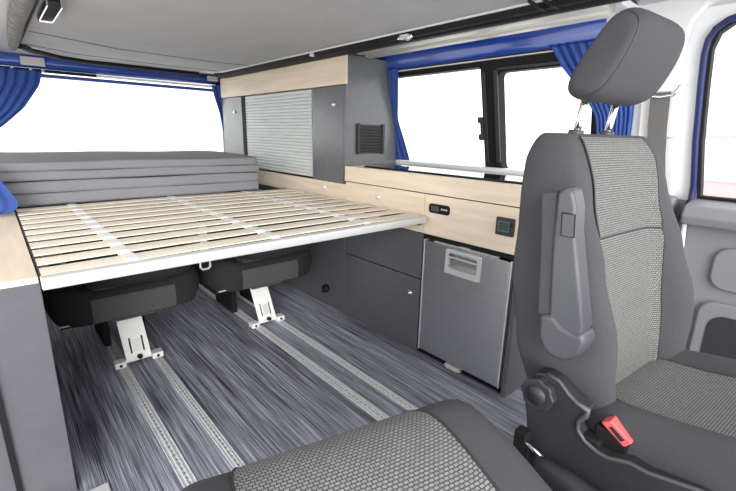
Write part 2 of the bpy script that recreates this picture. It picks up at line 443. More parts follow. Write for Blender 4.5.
# latches on the edge of the board
def latch(loc, lab, s=1.0):
    t = thing('roof_latch', lab, 'latch', loc)
    x, y, z = loc
    bm = bmesh.new(); tube(bm, [(x, y - .03 * s, z), (x + .012, y, z - .006), (x, y + .035 * s, z)], .006 * s, 8); fin(bm, 'hook', M['chrome'], t, smooth=True)
    bm = bmesh.new(); box(bm, x - .012 * s, x + .016 * s, y - .018 * s, y + .018 * s, z - .004, z + .008); fin(bm, 'catch_plate', M['silver'], t, bevel=.002)
latch((1.352, 1.32, 1.440), 'small chrome hook latch on roof edge over the tall cupboard side', 1.2)
latch((1.352, 2.00, 1.448), 'tiny chrome latch on roof edge above the wood fascia', .6)
for i, (y, l) in enumerate(((.70, 'black strap bracket on roof edge nearest the front headrest'), (.74, 'black strap bracket on roof edge further from the front headrest'))):
    bm = bmesh.new(); box(bm, 1.34, 1.43, y - .007, y + .007, 1.436, 1.450); tube(bm, [(1.335, y, 1.44), (1.29, y + .01, 1.452)], .006, 8)
    tag(fin(bm, 'strap_bracket', M['black'], bevel=.003), l, 'bracket', 'strap brackets on the roof edge')
# canvas bellows on the left and alu bracket
bm = bmesh.new()
pts = [(.165, 1.2, 1.452), (.158, 1.9, 1.45), (.16, 2.3, 1.453), (.168, 2.7, 1.45), (.178, 3.02, 1.452)]
tube(bm, pts, [.03, .03, .028, .026, .020], 12)
tag(fin(bm, 'canvas_roll', M['canvas'], smooth=True), 'mottled grey canvas roll along the left edge of the roof board', 'canvas roll')
struct(boxo('trim_18', (-.45, .165, .6, 3.26, 1.470, 1.49), M['beige'], bevel=.004))
t = thing('roof_bracket', 'chrome U-shaped bracket on the roof board in the top left corner', 'bracket', (.235, 2.0, 1.44))
bm = bmesh.new(); box(bm, .212, .218, 1.85, 2.13, 1.432, 1.461); box(bm, .252, .258, 1.85, 2.13, 1.432, 1.461); box(bm, .212, .258, 2.11, 2.13, 1.432, 1.461)
fin(bm, 'channel', M['chrome'], t, bevel=.002)
bm = bmesh.new(); box(bm, .218, .252, 1.85, 2.11, 1.45, 1.461); fin(bm, 'channel_insert', M['black'], t)

# ------------------------------------------------------------------ kitchen
# tall/wall cupboard with roller shutter
t = thing('wall_cupboard', 'grey wall cupboard with maple fascia and silver roller shutter', 'cupboard', (XK + .2, 2.6, .78))
YE = 1.85
bm = bmesh.new()   # leaning end panel
prism(bm, [(XK + .002, .881), (1.915, .881), (1.785, 1.40), (1.765, 1.452), (XK + .002, 1.452)], lambda a, b, t_: Vector((a, t_, b)), YE, YE + .018)
fin(bm, 'end_panel', M['greyl'], t, bevel=.0015)
bm = bmesh.new(); box(bm, XK - .004, XK + .010, YE - .002, 3.45, 1.305, 1.447); fin(bm, 'fascia', M['wood'], t, bevel=.0015)
bm = bmesh.new(); box(bm, XK + .020, 1.76, YE + .019, 3.46, 1.300, 1.440)
fin(bm, 'carcass_top', M['grey'], t)
bm = bmesh.new(); box(bm, 1.60, 1.78, YE + .02, 3.46, .79, 1.30); box(bm, XK + .01, 1.60, 3.44, 3.46, .79, 1.30)
box(bm, XK + .01, 1.60, 2.168, 2.178, .79, 1.30); box(bm, XK + .01, 1.60, 3.085, 3.095, .79, 1.30); fin(bm, 'carcass', M['grey'], t)
def cdoor(y0, y1, ky, kz):
    dd = boxo('door', (XK, XK + .016, y0, y1, .782, 1.300), M['greyl'], t, bevel=.0015)
    bm = bmesh.new(); tube(bm, [(XK - .001, ky, kz), (XK - .008, ky, kz)], .013, 16); tube(bm, [(XK - .008, ky, kz), (XK - .015, ky, kz)], .008, 12)
    fin(bm, 'knob', M['chrome'], dd, smooth=True, bevel=.001)
cdoor(1.872, 2.164, 1.945, 1.207); cdoor(3.10, 3.443, 3.216, 1.193)
boxo('corner_post', (XK, XK + .016, 1.852, 1.868, .882, 1.300), M['greyl'], t, bevel=.001)
bm = bmesh.new()   # shutter slats
n = 25; z0, z1 = .79, 1.298
for i in range(n):
    a = z0 + (z1 - z0) * i / n; b = z0 + (z1 - z0) * (i + 1) / n; h = b - a
    prism(bm, [(XK + .012, a), (XK + .006, a + h * .12), (XK + .004, a + h * .5), (XK + .006, a + h * .88), (XK + .012, b), (XK + .016, b), (XK + .016, a)], lambda p, q, t_: Vector((p, t_, q)), 2.182, 3.045)
fin(bm, 'roller_shutter', M['shut'], t)
bm = bmesh.new(); box(bm, XK + .003, XK + .02, 3.045, 3.085, .79, 1.30); fin(bm, 'shutter_track', M['black'], t)
# vent on end panel
vt = boxo('vent', (1.535, 1.742, YE - .004, YE - .0005, .945, 1.104), M['dark'], t, bevel=.001)
bm = bmesh.new()
for k in range(9):
    z = .956 + k * .0165
    prism(bm, [(YE - .004, z), (YE - .014, z - .004), (YE - .014, z), (YE - .004, z + .006)], lambda a, b, t_: Vector((t_, a, b)), 1.555, 1.722)
for x in (1.538, 1.724): box(bm, x, x + .016, YE - .016, YE - .003, .942, 1.108)
fin(bm, 'louvre', M['dark'], vt, bevel=.0008)

# maple strip behind the bed + lower fronts : base unit
t = thing('base_cupboard', 'anthracite base cupboard with maple upper rail beside the slatted bed', 'cupboard', (XK + .2, 2.2, 0))
bm = bmesh.new(); box(bm, XK + .02, 1.90, 1.275, 3.45, .0, .765); fin(bm, 'carcass', M['grey'], t)
bm = bmesh.new(); box(bm, XK, XK + .018, 1.264, 1.845, .612, .795); box(bm, XK, XK + .018, 1.845, 3.445, .612, .779); fin(bm, 'upper_rail', M['wood'], t, bevel=.0015)
dr = boxo('drawer', (XK, XK + .018, 1.264, 1.842, .387, .608), M['grey'], t, bevel=.0015)
dd = boxo('door', (XK, XK + .018, 1.264, 1.842, .004, .381), M['grey'], t, bevel=.0015)
bm = bmesh.new(); tube(bm, [(XK + .001, 1.323, .297), (XK - .006, 1.323, .297)], .014, 16); tube(bm, [(XK - .006, 1.323, .297), (XK - .014, 1.323, .297)], .008, 12)
fin(bm, 'push_knob', M['chrome'], dd, smooth=True)
boxo('side_front', (XK, XK + .018, 1.848, 3.445, .004, .608), M['grey'], t, bevel=.0015)
for y in (2.045, 1.575):
    bm = bmesh.new(); tube(bm, [(XK + .001, y, .742), (XK - .006, y, .742)], .013, 16)
    tube(bm, [(XK - .0058, y, .742), (XK - .0085, y, .742)], .009, 16); fin(bm, 'push_lock', M['whitep'], t, smooth=True)
bm = bmesh.new(); tube(bm, [(XK + .001, 2.02, .115), (XK - .02, 2.02, .115)], .026, 14); tube(bm, [(XK - .02, 2.02, .12), (XK - .036, 2.01, .10)], .012, 10)
tag(fin(bm, 'power_socket', M['black'], smooth=True), 'small black round socket low on the grey cupboard side', 'socket')

# front unit round the fridge
t = thing('kitchen_unit', 'maple and anthracite kitchen unit framing the steel fridge', 'kitchen unit', (XK + .2, 1.02, 0))
bm = bmesh.new(); box(bm, XK, XK + .018, .783, 1.261, .612, .795); cf = fin(bm, 'control_panel', M['wood'], t, bevel=.0015)
bm = bmesh.new(); prism(bm, [(XK - .004, 0), (1.90, 0), (1.90, .795), (XK + .020, .795), (XK + .020, .611), (XK - .004, .600)], lambda a, b, t_: Vector((a, t_, b)), .762, .7825)
fin(bm, 'end_panel', M['grey'], t, bevel=.001)
bm = bmesh.new(); box(bm, 1.87, 1.90, .785, 1.262, 0, .77); box(bm, XK + .03, 1.87, .785, 1.262, .62, .64); box(bm, XK + .03, 1.87, 1.255, 1.262, 0, .62); fin(bm, 'carcass', M['grey'], t)
bm = bmesh.new(); box(bm, XK + .012, 1.46 + .03, .785, 1.258, .0, .012); fin(bm, 'plinth_gap', M['black'], t)
bm = bmesh.new(); box(bm, XK + .006, XK + .03, .785, 1.258, .590, .611); fin(bm, 'shadow_gap', M['black'], t)
# controls
c = thing('socket_strip', 'black switch strip with rounded ends set in maple panel', 'switch panel', (XK - .004, 1.17, .715))
bm = bmesh.new(); prism(bm, rrect(1.115, 1.231, .716, .758, .014), lambda a, b, t_: Vector((XK - .0005 - t_, a, b)), 0, .006); fin(bm, 'plate', M['black'], c, bevel=.0015)
bm = bmesh.new(); prism(bm, rrect(1.172, 1.216, .725, .749, .006), lambda a, b, t_: Vector((XK - .0068 - t_, a, b)), 0, .002); fin(bm, 'socket_face', M['greyp'], c)
for k in range(3):
    bm = bmesh.new(); tube(bm, [(XK - .0066, 1.155 - k * .013, .739), (XK - .010, 1.155 - k * .013, .739)], .0045, 10); fin(bm, 'button', M['silver'], c, smooth=True)
c = thing('heater_display', 'square dark control display with grey-green screen near the worktop end', 'display', (XK - .004, .845, .688))
bm = bmesh.new(); prism(bm, rrect(.804, .882, .682, .752, .005), lambda a, b, t_: Vector((XK - .0005 - t_, a, b)), 0, .010); fin(bm, 'housing', M['dark'], c, bevel=.0015)
bm = bmesh.new(); prism(bm, rrect(.822, .872, .696, .740, .003), lambda a, b, t_: Vector((XK - .0107 - t_, a, b)), 0, .001); sc_ = fin(bm, 'screen', M['lcd'], c)
bm = bmesh.new()
for z in (.706, .716, .726):
    for k in range(4): box(bm, XK - .0126, XK - .0119, .828 + k * .010, .834 + k * .010, z, z + .005)
fin(bm, 'screen_digits', M['black'], sc_)
bm = bmesh.new(); tube(bm, [(XK - .011, .812, .728), (XK - .015, .812, .728)], .005, 12); fin(bm, 'button', M['black'], c, smooth=True)

# fridge
t = thing('fridge', 'compact fridge with brushed steel door and recessed silver handle', 'fridge', (XK + .15, 1.02, .0))
bm = bmesh.new(); box(bm, XK + .032, 1.86, .798, 1.250, .014, .585); fin(bm, 'body', M['black'], t)
dd = holed('door', [(.805, .030), (1.243, .030), (1.243, .582), (.805, .582)], [rrect(.942, 1.108, .468, .562, .006)], lambda a, b, t_: Vector((XK - .004 + t_, a, b)), 0, .030, M['steel'], t, bevel=.003)
for x0 in ((.797, .8045), (1.2435, 1.251)):
    bm = bmesh.new(); box(bm, XK - .002, XK + .031, x0[0], x0[1], .026, .586)
    fin(bm, 'door_edge', M['silver'], dd, bevel=.001)
hf = holed('handle_frame', rrect(.934, 1.116, .460, .572, .008), [rrect(.950, 1.100, .486, .556, .006)], lambda a, b, t_: Vector((XK - .009 + t_, a, b)), 0, .008, M['silver'], dd, bevel=.002)
bm = bmesh.new(); box(bm, XK + .022, XK + .027, .940, 1.110, .465, .565); box(bm, XK - .001, XK + .022, .950, 1.100, .486, .492)
fin(bm, 'handle_recess', M['steel'], dd)
bm = bmesh.new(); box(bm, XK - .002, XK + .018, .948, 1.102, .530, .538); fin(bm, 'handle_grip', M['silver'], dd, bevel=.002)
bm = bmesh.new(); box(bm, XK - .012, XK + .01, .99, 1.075, .009, .026); box(bm, XK - .016, XK - .010, 1.0, 1.065, .006, .020); fin(bm, 'foot_latch', M['silver'], t, bevel=.003)
bm = bmesh.new(); box(bm, XK - .004, XK + .012, 1.00, 1.05, .585, .593); box(bm, XK - .002, XK + .008, .86, 1.19, .5835, .589); fin(bm, 'hinge_bar', M['silver'], t, bevel=.001)

# worktop and glass lid
t = thing('worktop', 'maple worktop over the kitchen unit in front of the side window', 'worktop', (XK + .2, 1.3, .775))
bm = bmesh.new(); box(bm, XK - .004, 1.905, .765, 1.849, .7995, .880); fin(bm, 'top_board', M['wood'], t, bevel=.002)
bm = bmesh.new(); box(bm, XK + .004, XK + .03, .768, 1.847, .7955, .799); fin(bm, 'shadow_gap', M['black'], t)
t = thing('glass_lid', 'glossy black glass lid lying flat on the maple worktop', 'glass lid', (1.67, 1.28, .881))
bm = bmesh.new(); prism(bm, rrect(1.500, 1.838, .790, 1.735, .012), lambda a, b, t_: Vector((a, b, t_)), .8835, .8895); fin(bm, 'glass_sheet', M['blackg'], t, bevel=.001)
bm = bmesh.new(); prism(bm, rrect(1.494, 1.842, .784, 1.741, .014), lambda a, b, t_: Vector((a, b, t_)), .880, .8833); fin(bm, 'seal', M['black'], t)

# ------------------------------------------------------------------ left cabinet
t = thing('side_cabinet', 'grey cabinet with pale maple top at the left edge of the bed', 'cabinet', (-.2, 1.9, 0))
bm = bmesh.new()
box(bm, -.45, .046, 1.272, 2.55, 0.0, .676)
bm2 = bm
for v in bm.verts:
    if v.co.z < .1 and v.co.y < 1.5: v.co.y = 1.335
fin(bm, 'carcass', M['grey'], t, bevel=.002)
bm = bmesh.new(); box(bm, -.46, .044, 1.268, 2.56, .6765, .692); fin(bm, 'cabinet_top', M['wood'], t, bevel=.002)
bm = bmesh.new(); prism(bm, [(-.083, .67), (-.071, .67), (-.071, .01), (-.083, .01)], lambda a, b, t_: Vector((a, 1.268 + (.676 - b) * .0947 - t_, b)), 0, .006); fin(bm, 'edge_seal', M['black'], t)
struct(boxo('trim_19', (-.5, .12, 1.205, 1.30, .0005, .010), M['silver'], bevel=.002))

# ------------------------------------------------------------------ floor rails
def rail(x0, x1, lab, y0=.15, y1=3.3):
    t = thing('floor_rail', lab, 'rail', ((x0 + x1) / 2, 1.5, 0), 'seat rails in the floor')
    w_ = x1 - x0
    bm = bmesh.new(); box(bm, x0, x1, y0, y1, .0005, .003); fin(bm, 'base_strip', M['rail'], t)
    bm = bmesh.new(); box(bm, x0 + w_ * .28, x0 + w_ * .40, y0, y1, .0031, .0065); box(bm, x1 - w_ * .40, x1 - w_ * .28, y0, y1, .0031, .0065)
    box(bm, x0, x0 + .003, y0, y1, .003, .0062); box(bm, x1 - .003, x1, y0, y1, .003, .0062)
    fin(bm, 'lip', M['rail'], t, bevel=.001)
    bm = bmesh.new(); y = y0 + .02; cx = (x0 + x1) / 2
    while y < y1 - .02:
        vs = [bm.verts.new((cx + .0042 * math.cos(k * PI / 4), y + .006 * math.sin(k * PI / 4), .0036)) for k in range(8)]
        bm.faces.new(vs); y += .025
    g_ = bmesh.ops.extrude_face_region(bm, geom=bm.faces[:])
    for v in g_['geom']:
        if isinstance(v, bmesh.types.BMVert): v.co.z = .0032
    fin(bm, 'locking_holes', M['hole'], t)['kind'] = 'stuff'
rail(.290, .330, 'perforated metal floor rail nearest the left cabinet')
rail(.437, .472, 'second perforated floor rail from the left cabinet')
rail(.955, 1.000, 'third perforated floor rail from the left cabinet')
rail(1.088, 1.124, 'perforated metal floor rail nearest the fridge')

# ------------------------------------------------------------------ folded bench seats under the bed
def bench_seat(cx, label):
    t = thing('bench_seat', label, 'seat', (cx, 2.2, 0), 'folded seats under the bed')
    hw = .305
    def ring_c(v, s, dz=0, hh=.085):   # cushion sections along y
        c = [(0, 1), (.5, .98), (.78, 1.12), (.93, .95), (1, .3), (.97, -.4), (.85, -.9), (.4, -1), (0, -1), (-.4, -1), (-.85, -.9), (-.97, -.4), (-1, .3), (-.93, .95), (-.78, 1.12), (-.5, .98)]
        return [(cx + a * hw * s, v, .325 + dz + b * hh * s) for a, b in crv(c, 48)]
    loft('seat_cushion', [ring_c(y, s, dz) for y, s, dz in ((1.945, .55, 0), (1.955, .78, 0), (1.98, .92, .0), (2.03, 1, 0), (2.15, 1.02, .0), (2.35, 1.0, -.01), (2.50, .96, -.02), (2.53, .8, -.02))], M['fabd'], t)
    # patterned strip wrapped over the nose of the cushion
    rows = []
    for a, b in [(1.952, .262), (1.943, .30), (1.941, .33), (1.948, .365), (1.975, .400), (2.03, .4135), (2.12, .4145), (2.25, .410)]:
        rows.append([(cx + u * .165, a - .004, b) for u in [k / 8 - 1 for k in range(17)]])
    loft('patterned_panel', rows, M['weaved'], t, closed=False)
    # folded backrest lying on the cushion
    def ring_b(v, s, dz=0):
        c = [(0, .8), (.6, .85), (.92, .7), (1, 0), (.92, -.7), (.75, -1.0), (.4, -1.1), (0, -1.15), (-.4, -1.1), (-.75, -1.0), (-.92, -.7), (-1, 0), (-.92, .7), (-.6, .85)]
        return [(cx + .03 + a * .225 * s, v, .505 + dz + b * .075 * s) for a, b in crv(c, 40)]
    loft('folded_backrest', [ring_b(y, s, dz) for y, s, dz in ((1.83, .5, .0), (1.845, .78, 0), (1.88, .93, -.0), (2.0, 1, -.012), (2.2, 1.05, -.012), (2.45, 1.0, 0), (2.52, .8, 0))], M['fabd'], t)
    # silver folding leg
    x0, x1 = cx - .062, cx + .052
    leg = thing('x', 'x', 'x', (0, 0, 0)); bpy.data.objects.remove(leg)
    F = lambda a, b, tt: Vector((a, 2.000 + (b - .03) * .45 - tt, b))
    lg = holed('folding_leg', [(x0 + .004, .030), (x1 - .004, .030), (x1 - .014, .235), (x0 - .004, .235)], [rrect(cx - .034, cx - .027, .055, .120, .003), rrect(cx + .018, cx + .025, .055, .120, .003), rrect(cx - .012, cx + .010, .028 + .004, .042, .004)], F, 0, .006, M['whitep'], t, bevel=.0015)
    bm = bmesh.new(); prism(bm, rrect(cx - .022, cx + .014, .060, .112, .003), F, .0065, .008); fin(bm, 'leg_sticker', M['silver'], lg)
    bm = bmesh.new()
    for xa, xb in ((cx - .105, cx - .062), (cx + .048, cx + .096)):
        box(bm, xa, xb, 1.985, 2.03, .007, .034)
        tube(bm, [((xa + xb) / 2, 1.985, .020), ((xa + xb) / 2, 1.978, .020)], .007, 8, 1)
    box(bm, x0, x1, 1.998, 2.012, .018, .034)
    fin(bm, 'foot_block', [M['whitep'], M['dark']], t, bevel=.002)
    bm = bmesh.new(); tube(bm, [(cx - .005, 1.99, .040), (cx - .005, 1.972, .044)], .010, 12); fin(bm, 'locking_pin', M['black'], t, smooth=True)
    bm = bmesh.new(); box(bm, cx - .095, cx + .085, 1.985, 2.11, .232, .262); fin(bm, 'cross_bracket', M['greyp'], t, bevel=.005)
    bm = bmesh.new(); box(bm, cx - .27, cx + .27, 2.05, 2.45, .225, .250); fin(bm, 'seat_pan', M['black'], t, bevel=.004)
    for xq in (cx - .10, cx + .06):
        bm = bmesh.new(); box(bm, xq, xq + .03, 2.25, 2.50, .007, .24); fin(bm, 'rear_support', M['black'], t, bevel=.003)
    bm = bmesh.new(); tube(bm, [(cx - .28, 1.975, .268), (cx - .07, 1.965, .272)], .003, 6); fin(bm, 'release_wire', M['silver'], t)
    return t
bench_seat(.383, 'black patterned folded seat on a white leg, nearest the left cabinet')
bench_seat(1.040, 'black patterned folded seat on a white leg, nearest the grey base cupboard')
bm = bmesh.new()
pz = [(.655, 1.90, .475), (.655, 1.90, .435), (.665, 1.90, .425), (.69, 1.90, .425), (.70, 1.90, .435), (.70, 1.90, .475)]
tube(bm, pz, .005, 8); box(bm, .648, .706, 1.895, 1.905, .468, .480)
box(bm, .66, .695, 1.898, 1.904, .47, .632)
tag(fin(bm, 'belt_tongue', M['silver']), 'silver belt tongue hanging under the bed frame between the folded seats', 'belt tongue')

# ------------------------------------------------------------------ slatted bed
BZ = .698
t = thing('slatted_bed', 'pale wooden slatted bed base with silver front rail', 'bed', (.75, 1.9, BZ - .045))
bx0, bx1 = .047, 1.444
bm = bmesh.new(); prism(bm, [(1.230, BZ - .031), (1.226, BZ - .026), (1.226, BZ - .004), (1.230, BZ), (1.258, BZ), (1.258, BZ - .031)], lambda a, b, t_: Vector((t_, a, b)), bx0, bx1)
fin(bm, 'front_rail', M['silver'], t, bevel=.002)
bm = bmesh.new(); box(bm, bx0, bx0 + .02, 1.259, 2.50, BZ - .030, BZ - .007); box(bm, bx1 - .02, bx1, 1.259, 3.40, BZ - .045, BZ - .012); box(bm, bx0, bx1, 2.455, 2.485, BZ - .045, BZ - .008)
fin(bm, 'side_rail', M['dark'], t)
bm = bmesh.new(); box(bm, bx0, bx1, 1.262, 3.40, BZ - .060, BZ - .050); fin(bm, 'underlay_board', M['dark'], t) if False else bm.free()
ns = 11; PT = .106
for i in range(ns):
    y = 1.268 + i * PT; w_ = .066
    rows = []
    for k in range(9):
        a = k / 8; x = bx0 + .004 + (bx1 - bx0 - .008) * a; arch = .005 * math.sin(PI * a) + random.uniform(-.0008, .0008)
        rows.append([(x, y, BZ - .005 + arch), (x, y + w_, BZ - .005 + arch), (x, y + w_, BZ - .001 + arch), (x, y + w_ * .5, BZ + .0005 + arch), (x, y, BZ - .001 + arch)])
    bm = bmesh.new(); V = [[bm.verts.new(p) for p in r] for r in rows]
    for A, B in zip(V, V[1:]):
        for k in range(5): bm.faces.new((A[k], A[(k + 1) % 5], B[(k + 1) % 5], B[k]))
    bm.faces.new(V[0][::-1]); bm.faces.new(V[-1])
    fin(bm, 'slat', M['slat'], t)
for x in (.237, .680, 1.10):
    bm = bmesh.new()
    rows = []
    for i in range(ns):
        y = 1.268 + i * PT; arch = .005 * math.sin(PI * (x - bx0) / (bx1 - bx0))
        for yy, dz in ((y - .012, -.006), (y + .004, .0025), (y + .067, .0025), (y + .083, -.006)):
            rows.append([(x, yy, BZ + dz + arch), (x + .034, yy, BZ + dz + arch)])
    V = [[bm.verts.new(p) for p in r] for r in rows]
    for A, B in zip(V, V[1:]): bm.faces.new((A[0], A[1], B[1], B[0]))
    o = fin(bm, 'slat_strap', M['whitep'], t)
    md = o.modifiers.new('s', 'SOLIDIFY'); md.thickness = .0015

# mattress: two folded pads, each of two layers
def pad(x0, x1, y0, y1, z0, z1, name, parent, puff=.012, sag=.0):
    def sec(x, s):
        ym, zm = (y0 + y1) / 2, (z0 + z1) / 2; hy, hz = (y1 - y0) / 2 * s, (z1 - z0) / 2 * (.55 + .45 * s)
        c = [(-1, 0), (-1, .62), (-.992, .93), (-.965, 1), (-.4, 1.0 + puff / hz * .8), (.4, 1.0 + puff / hz * .8), (.965, 1), (.992, .93), (1, 0), (.992, -.93), (.965, -1), (.3, -1), (-.3, -1), (-.965, -1), (-.992, -.93), (-1, -.62)]
        wob = .003 * math.sin(x * 9 + z0 * 40)
        return [(x, ym + a * hy + (wob if a < 0 else 0), zm + b * hz + (0 if b < 0 else wob * .6)) for a, b in crv(c, 64)]
    xs = [(x0, .97), (x0 + .004, .99), (x0 + .012, 1)] + [(x0 + .03 + (x1 - x0 - .06) * k / 16, 1) for k in range(1, 16)] + [(x1 - .010, 1), (x1 - .003, .993), (x1, .975)]
    return loft(name, [sec(x, s) for x, s in xs], M['matt'], parent)
for k, (za, lab) in enumerate(((.7065, 'folded grey mattress pad lying on the slats, lower of the two'), (.8150, 'folded grey mattress pad stacked on top below the rear window'))):
    t = thing('mattress_pad', lab, 'mattress', (.6, 2.9, za), 'folded mattress pads')
    h = .1035 if k == 0 else .084
    dz = .004 * k
    pad(-.28, 1.235 + dz, 2.42, 3.36, za, za + h * .5, 'layer', t, .0)
    pad(-.28, 1.232 - dz, 2.422, 3.37, za + h * .5 + .0005, za + h, 'layer', t, .0 if k == 0 else .010)

# ------------------------------------------------------------------ curtains
def curtain(name, rows, folds, amp, lab, f=None, cat='curtain', hem=True):
    """rows: list of (left point, right point) from top to bottom; folds run down; displaced along the normal"""
    n = 72
    P = []
    for i, (a, b, am) in enumerate(rows):
        a = Vector(a); b = Vector(b); d_ = (b - a); nr = Vector((d_.y, -d_.x, 0)).normalized() if abs(d_.z) < d_.length * .9 else Vector((0, -1, 0))
        r = []
        for k in range(n + 1):
            u = k / n
            ph = folds * 2 * PI * u
            r.append(tuple(a + d_ * u + nr * (amp * am * (math.sin(ph) + .35 * math.sin(2.3 * ph + i * .12)))))
        P.append(r)
    # interpolate rows for smoothness
    o = loft(name, P, M['curtain'], None, closed=False)
    s = o.modifiers.new('sub', 'SUBSURF'); s.levels = 1; s.render_levels = 1
    md = o.modifiers.new('s', 'SOLIDIFY'); md.thickness = .003
    return tag(o, lab, cat)
def interp(keys, n):
    out = []
    for i in range(n):
        t = i / (n - 1)
        for (a, b) in zip(keys, keys[1:]):
            if t <= b[0] + 1e-9:
                u = (t - a[0]) / (b[0] - a[0]); u = u * u * (3 - 2 * u) * .5 + u * .5
                out.append((Vector(a[1]).lerp(Vector(b[1]), u), Vector(a[2]).lerp(Vector(b[2]), u), a[3] + (b[3] - a[3]) * u)); break
    return out
yc = 3.462
curtain('curtain', interp([(0, (-.42, yc, 1.385), (.325, yc, 1.385), 1), (.2, (-.42, yc, 1.29), (.300, yc, 1.30), 1), (.5, (-.44, yc, 1.13), (.205, yc, 1.16), .9), (.75, (-.45, yc, 1.0), (.085, yc, 1.045), .7), (1, (-.46, yc, .93), (-.06, yc, .96), .5)], 18), 15, .011, 'navy blue curtain swept aside at the left of the rear window')
curtain('curtain', interp([(0, (1.405, 3.49, 1.40), (1.53, 3.45, 1.40), 1), (.4, (1.425, 3.49, 1.30), (1.53, 3.46, 1.30), .8), (.75, (1.455, 3.49, 1.20), (1.53, 3.465, 1.20), .6), (1, (1.48, 3.49, 1.05), (1.53, 3.47, 1.05), .5)], 12), 3, .008, 'narrow blue curtain between the rear window and the wall cupboard')
def wc(y, z, t=.045): return tuple(WF(y, z, t))
curtain('curtain', interp([(0, wc(1.90, 1.405), wc(1.765, 1.405), 1), (.3, wc(1.93, 1.27), wc(1.790, 1.27), .9), (.55, wc(1.94, 1.14), wc(1.815, 1.14), .6), (.8, wc(1.92, 1.02), wc(1.785, 1.02), 1), (1, wc(1.90, .908, .07), wc(1.735, .908, .07), 1.1)], 16), 4, .008, 'blue curtain hanging at the kitchen end of the side window')
curtain('curtain', interp([(0, wc(.895, 1.405), wc(.585, 1.405), 1), (.25, wc(.85, 1.33), wc(.58, 1.33), 1), (.6, wc(.755, 1.215), wc(.58, 1.215), .8), (.8, wc(.71, 1.14), wc(.58, 1.14), .7), (1, wc(.70, 1.02), wc(.585, 1.02), .7)], 16), 9, .008, 'blue gathered curtain behind the driver headrest')
# folded curtain end draped on the left cabinet
rows = [((-.10, 2.30, .92), (-.035, 2.28, .925), .6), ((-.09, 2.29, .87), (.004, 2.26, .87), .8), ((-.09, 2.28, .82), (.030, 2.24, .815), 1), ((-.10, 2.27, .77), (.054, 2.23, .765), 1), ((-.10, 2.26, .725), (.066, 2.22, .735), 1), ((-.12, 2.26, .700), (.030, 2.22, .706), .8)]
curtain('curtain', [(Vector(a), Vector(b), c_) for a, b, c_ in rows], 2, .005, 'light blue folded curtain end resting on the left cabinet top')

# ------------------------------------------------------------------ front seats
class Frame:
    def __init__(s, x, y, yaw): s.o = Vector((x, y, 0)); s.c = math.cos(yaw); s.s = math.sin(yaw)
    def __call__(s, u, v, w_): return Vector((s.o.x + u * s.c - v * s.s, s.o.y + u * s.s + v * s.c, w_))

def cushion(F, t, wm='weave', L=.47, wf=.545, wb=.50, hw=.25, thick=.15, ins=.62, drop=.0):
    """seat cushion: back at v=+.06, front nose at v=-L; returns nothing"""
    NR = 22
    def section(s):
        v = .06 - (L + .06) * s
        base = lerp_tab([(0, wb - .01), (.2, wb), (.8, wf), (1, wf - .01)], s)
        e = 1.0; th = thick
        if s > .86:
            q = (s - .86) / .14; e = math.sqrt(max(0, 1 - q * q))
        sz = .35 + .65 * e
        h = hw * lerp_tab([(0, .86), (.25, .97), (.8, 1), (1, .97)], s) * (.84 + .16 * e)
        b = lerp_tab([(0, .012), (.3, .032), (.8, .026), (1, .0)], s) * e
        top = base - thick * .5 * (1 - sz) ; bot = base - thick + thick * .42 * (1 - sz)
        return v, h, top, bot, b
    def ring(s):
        v, h, top, bot, b = section(s)
        m = (top + bot) / 2
        c = [(0, top), (.35, top + .001), (.60, top + b * .15), (.74, top + b * .9), (.86, top + b), (.96, top + b * .2 - .012), (1.0, m + (top - m) * .25), (.99, m - (m - bot) * .5), (.93, bot + .01), (.6, bot)]
        full = [(a * h, w_) for a, w_ in c] + [(0, bot)] + [(-a * h, w_) for a, w_ in c[:0:-1]]
        r = crv(full, 80); r = r[40:] + r[:40]
        return [F(a, v, w_) for a, w_ in r]
    ss = [i / NR * .86 for i in range(NR + 1)] + [.86 + .14 * math.sin(k / 10 * PI / 2) for k in range(1, 11)]
    loft('seat_cushion', [ring(s) for s in ss], M['fab'], t)
    rows = []
    for s in ss:
        if s < .04 or s > .985: continue
        v, h, top, bot, b = section(s)
        c = [(0, top), (.35, top + .001), (.60, top + b * .15), (.74, top + b * .9), (.86, top + b)]
        r = []
        for k in range(25):
            a = -1 + 2 * k / 24; x = abs(a) * ins
            # same profile as the shell by Catmull-Rom on the control points
            pts = [(-.35, top + .001)] + c
            for j in range(1, len(pts) - 2):
                if x <= pts[j + 1][0] + 1e-9:
                    u = (x - pts[j][0]) / (pts[j + 1][0] - pts[j][0]); q = [pts[j - 1][1], pts[j][1], pts[j + 1][1], pts[j + 2][1]]
                    z = .5 * (2 * q[1] + (-q[0] + q[2]) * u + (2 * q[0] - 5 * q[1] + 4 * q[2] - q[3]) * u * u + (-q[0] + 3 * q[1] - 3 * q[2] + q[3]) * u ** 3); break
            r.append(F(math.copysign(x, a) * h, v, z + .0025))
        rows.append(r)
    # continue down over the nose
    v, h, top, bot, b = section(.985)
    for dz in (.02, .045, .07):
        rows.append([F((-1 + 2 * k / 24) * ins * h, v - .010 + dz * .0, top - dz) for k in range(25)])
    loft('patterned_seat_panel', rows, M[wm], t, closed=False)
    for sg in (-1, 1):
        bm = bmesh.new(); tube(bm, [r[0 if sg < 0 else -1] for r in rows[:-3]], .0018, 6); fin(bm, 'seam_piping', M['dark'], t, smooth=True)

